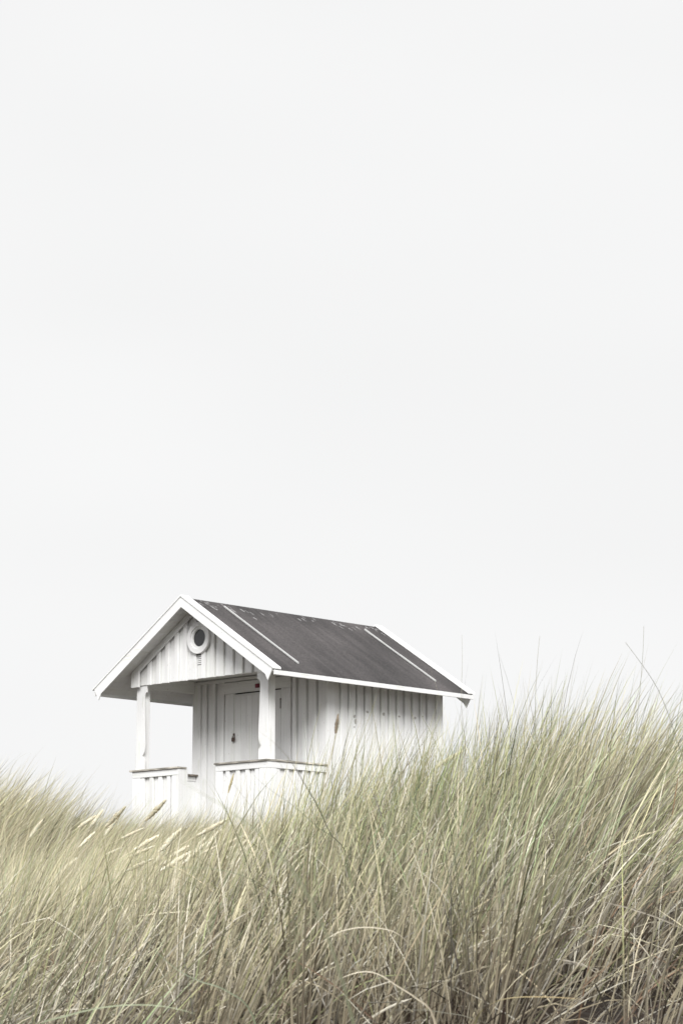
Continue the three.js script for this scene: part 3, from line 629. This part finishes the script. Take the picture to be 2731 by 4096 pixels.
single('grass_leaf', 'long grey-green leaf curving down to the right at the bottom left of centre', 4.0, [[548, 3700], [590, 3765], [650, 3830], [720, 3885], [800, 3925], [900, 3960], [1010, 4060]], 0.0055, GRD, [0.40, 0.45, 0.32], { recede: 0.6 });
single('grass_leaf', 'green leaf arching flat along the bottom edge at the left', 3.7, [[800, 4060], [700, 4033], [600, 4020], [480, 4022], [370, 4037], [260, 4066], [150, 4120]], 0.006, GRD, [0.40, 0.44, 0.30], { follow: 0.2, recede: 0.3 });
single('grass_leaf', 'short green leaf slanting down to the right at the lower left edge', 3.6, [[20, 3950], [60, 3990], [110, 4050], [150, 4130]], 0.0055, GRD, [0.42, 0.45, 0.3], { recede: 0.3 });
single('grass_leaf', 'green leaf arching over the grass to the right edge of the picture', 4.4, [[2510, 3412], [2570, 3416], [2640, 3440], [2710, 3490], [2790, 3580]], 0.0055, GRD, [0.48, 0.52, 0.38]);
single('grass_leaf', 'green leaf turning orange at its tip, arching level at the bottom right of centre', 4.1, [[2340, 3998], [2240, 3990], [2130, 3987], [2040, 3992], [1965, 4015], [1900, 4090]], 0.0054, GRN, [0.5, 0.38, 0.2], { recede: 0.4 });
single('grass_leaf', 'cream dead leaf arching to the left above the tangle at the bottom centre', 4.35, [[1270, 3780], [1340, 3735], [1420, 3712], [1510, 3712], [1590, 3735], [1650, 3800], [1690, 3900]], 0.0058, [0.4, 0.33, 0.22], CRM, { recede: 0.9 });
single('grass_leaf', 'broken cream leaf bowed over at the foot of the picture, centre', 4.25, [[1345, 3922], [1400, 3898], [1460, 3886], [1520, 3900], [1590, 3945], [1660, 3990], [1730, 4060]], 0.0068, [0.4, 0.33, 0.22], CRM, { recede: 0.4 });
single('grass_leaf', 'pale tan leaf bent level to the right above the dark gap at lower right', 4.5, [[2085, 3652], [2030, 3645], [1970, 3642], [1900, 3655], [1850, 3700], [1800, 3790]], 0.0056, PAL.olive, [0.6, 0.5, 0.34]);
single('grass_leaf', 'white-edged dead leaf standing upright among the reddish stems right of centre', 5.0, [[1990, 3405], [1978, 3460], [1976, 3520], [1985, 3600]], 0.0075, PAL.straw, [0.82, 0.79, 0.70]);
single('grass_leaf', 'long straw leaf leaning right near the right edge above the dark hollow', 4.4, [[2731, 3560], [2660, 3600], [2590, 3650], [2530, 3710], [2480, 3790], [2440, 3900]], 0.0062, PAL.brown, [0.74, 0.66, 0.5]);
single('grass_leaf', 'straw leaf sweeping up to the right edge from the bottom right corner', 4.2, [[2760, 3690], [2650, 3790], [2560, 3890], [2490, 4000], [2440, 4110]], 0.005, [0.3, 0.24, 0.17], [0.74, 0.67, 0.5], { recede: 0.4 });
single('grass_stalk', 'tallest thin dark stalk against the sky near the right edge', 6.4, [[2573, 2505], [2570, 2600], [2562, 2710], [2552, 2820], [2540, 2950], [2530, 3080]], 0.0022, GRD, [0.34, 0.34, 0.26], { round: 1 });
single('grass_stalk', 'thin stalk slanting down to the right against the sky by the right edge', 5.4, [[2500, 2570], [2560, 2650], [2620, 2740], [2665, 2840], [2700, 2950], [2740, 3080]], 0.0022, GRD, [0.36, 0.36, 0.27], { round: 1 });
single('grass_stalk', 'upright thin stalk against the sky midway between hut and right edge', 6.6, [[2157, 2545], [2148, 2640], [2142, 2740], [2139, 2850], [2139, 2980]], 0.0022, GRD, [0.36, 0.35, 0.26], { round: 1 });
single('grass_stalk', 'thin forked-looking stalk rising in front of the back eaves corner', 6.8, [[1846, 2540], [1848, 2640], [1845, 2740], [1846, 2850], [1850, 2960], [1856, 3080]], 0.0018, GRD, [0.42, 0.42, 0.33], { round: 1 });
single('grass_leaf', 'thin leaf lying almost level across the grass tops at upper right', 6.0, [[2570, 2852], [2480, 2846], [2400, 2847], [2310, 2856], [2230, 2875], [2150, 2920], [2090, 3000]], 0.0028, GRN, [0.45, 0.42, 0.24]);
single('grass_leaf', 'lone curled blade tip above the far left grass, against the sky', 13.5, [[122, 3008], [90, 3022], [62, 3050], [45, 3080], [30, 3130]], 0.0045, PAL.olive, [0.45, 0.44, 0.33]);
renderer.render(scene, camera);
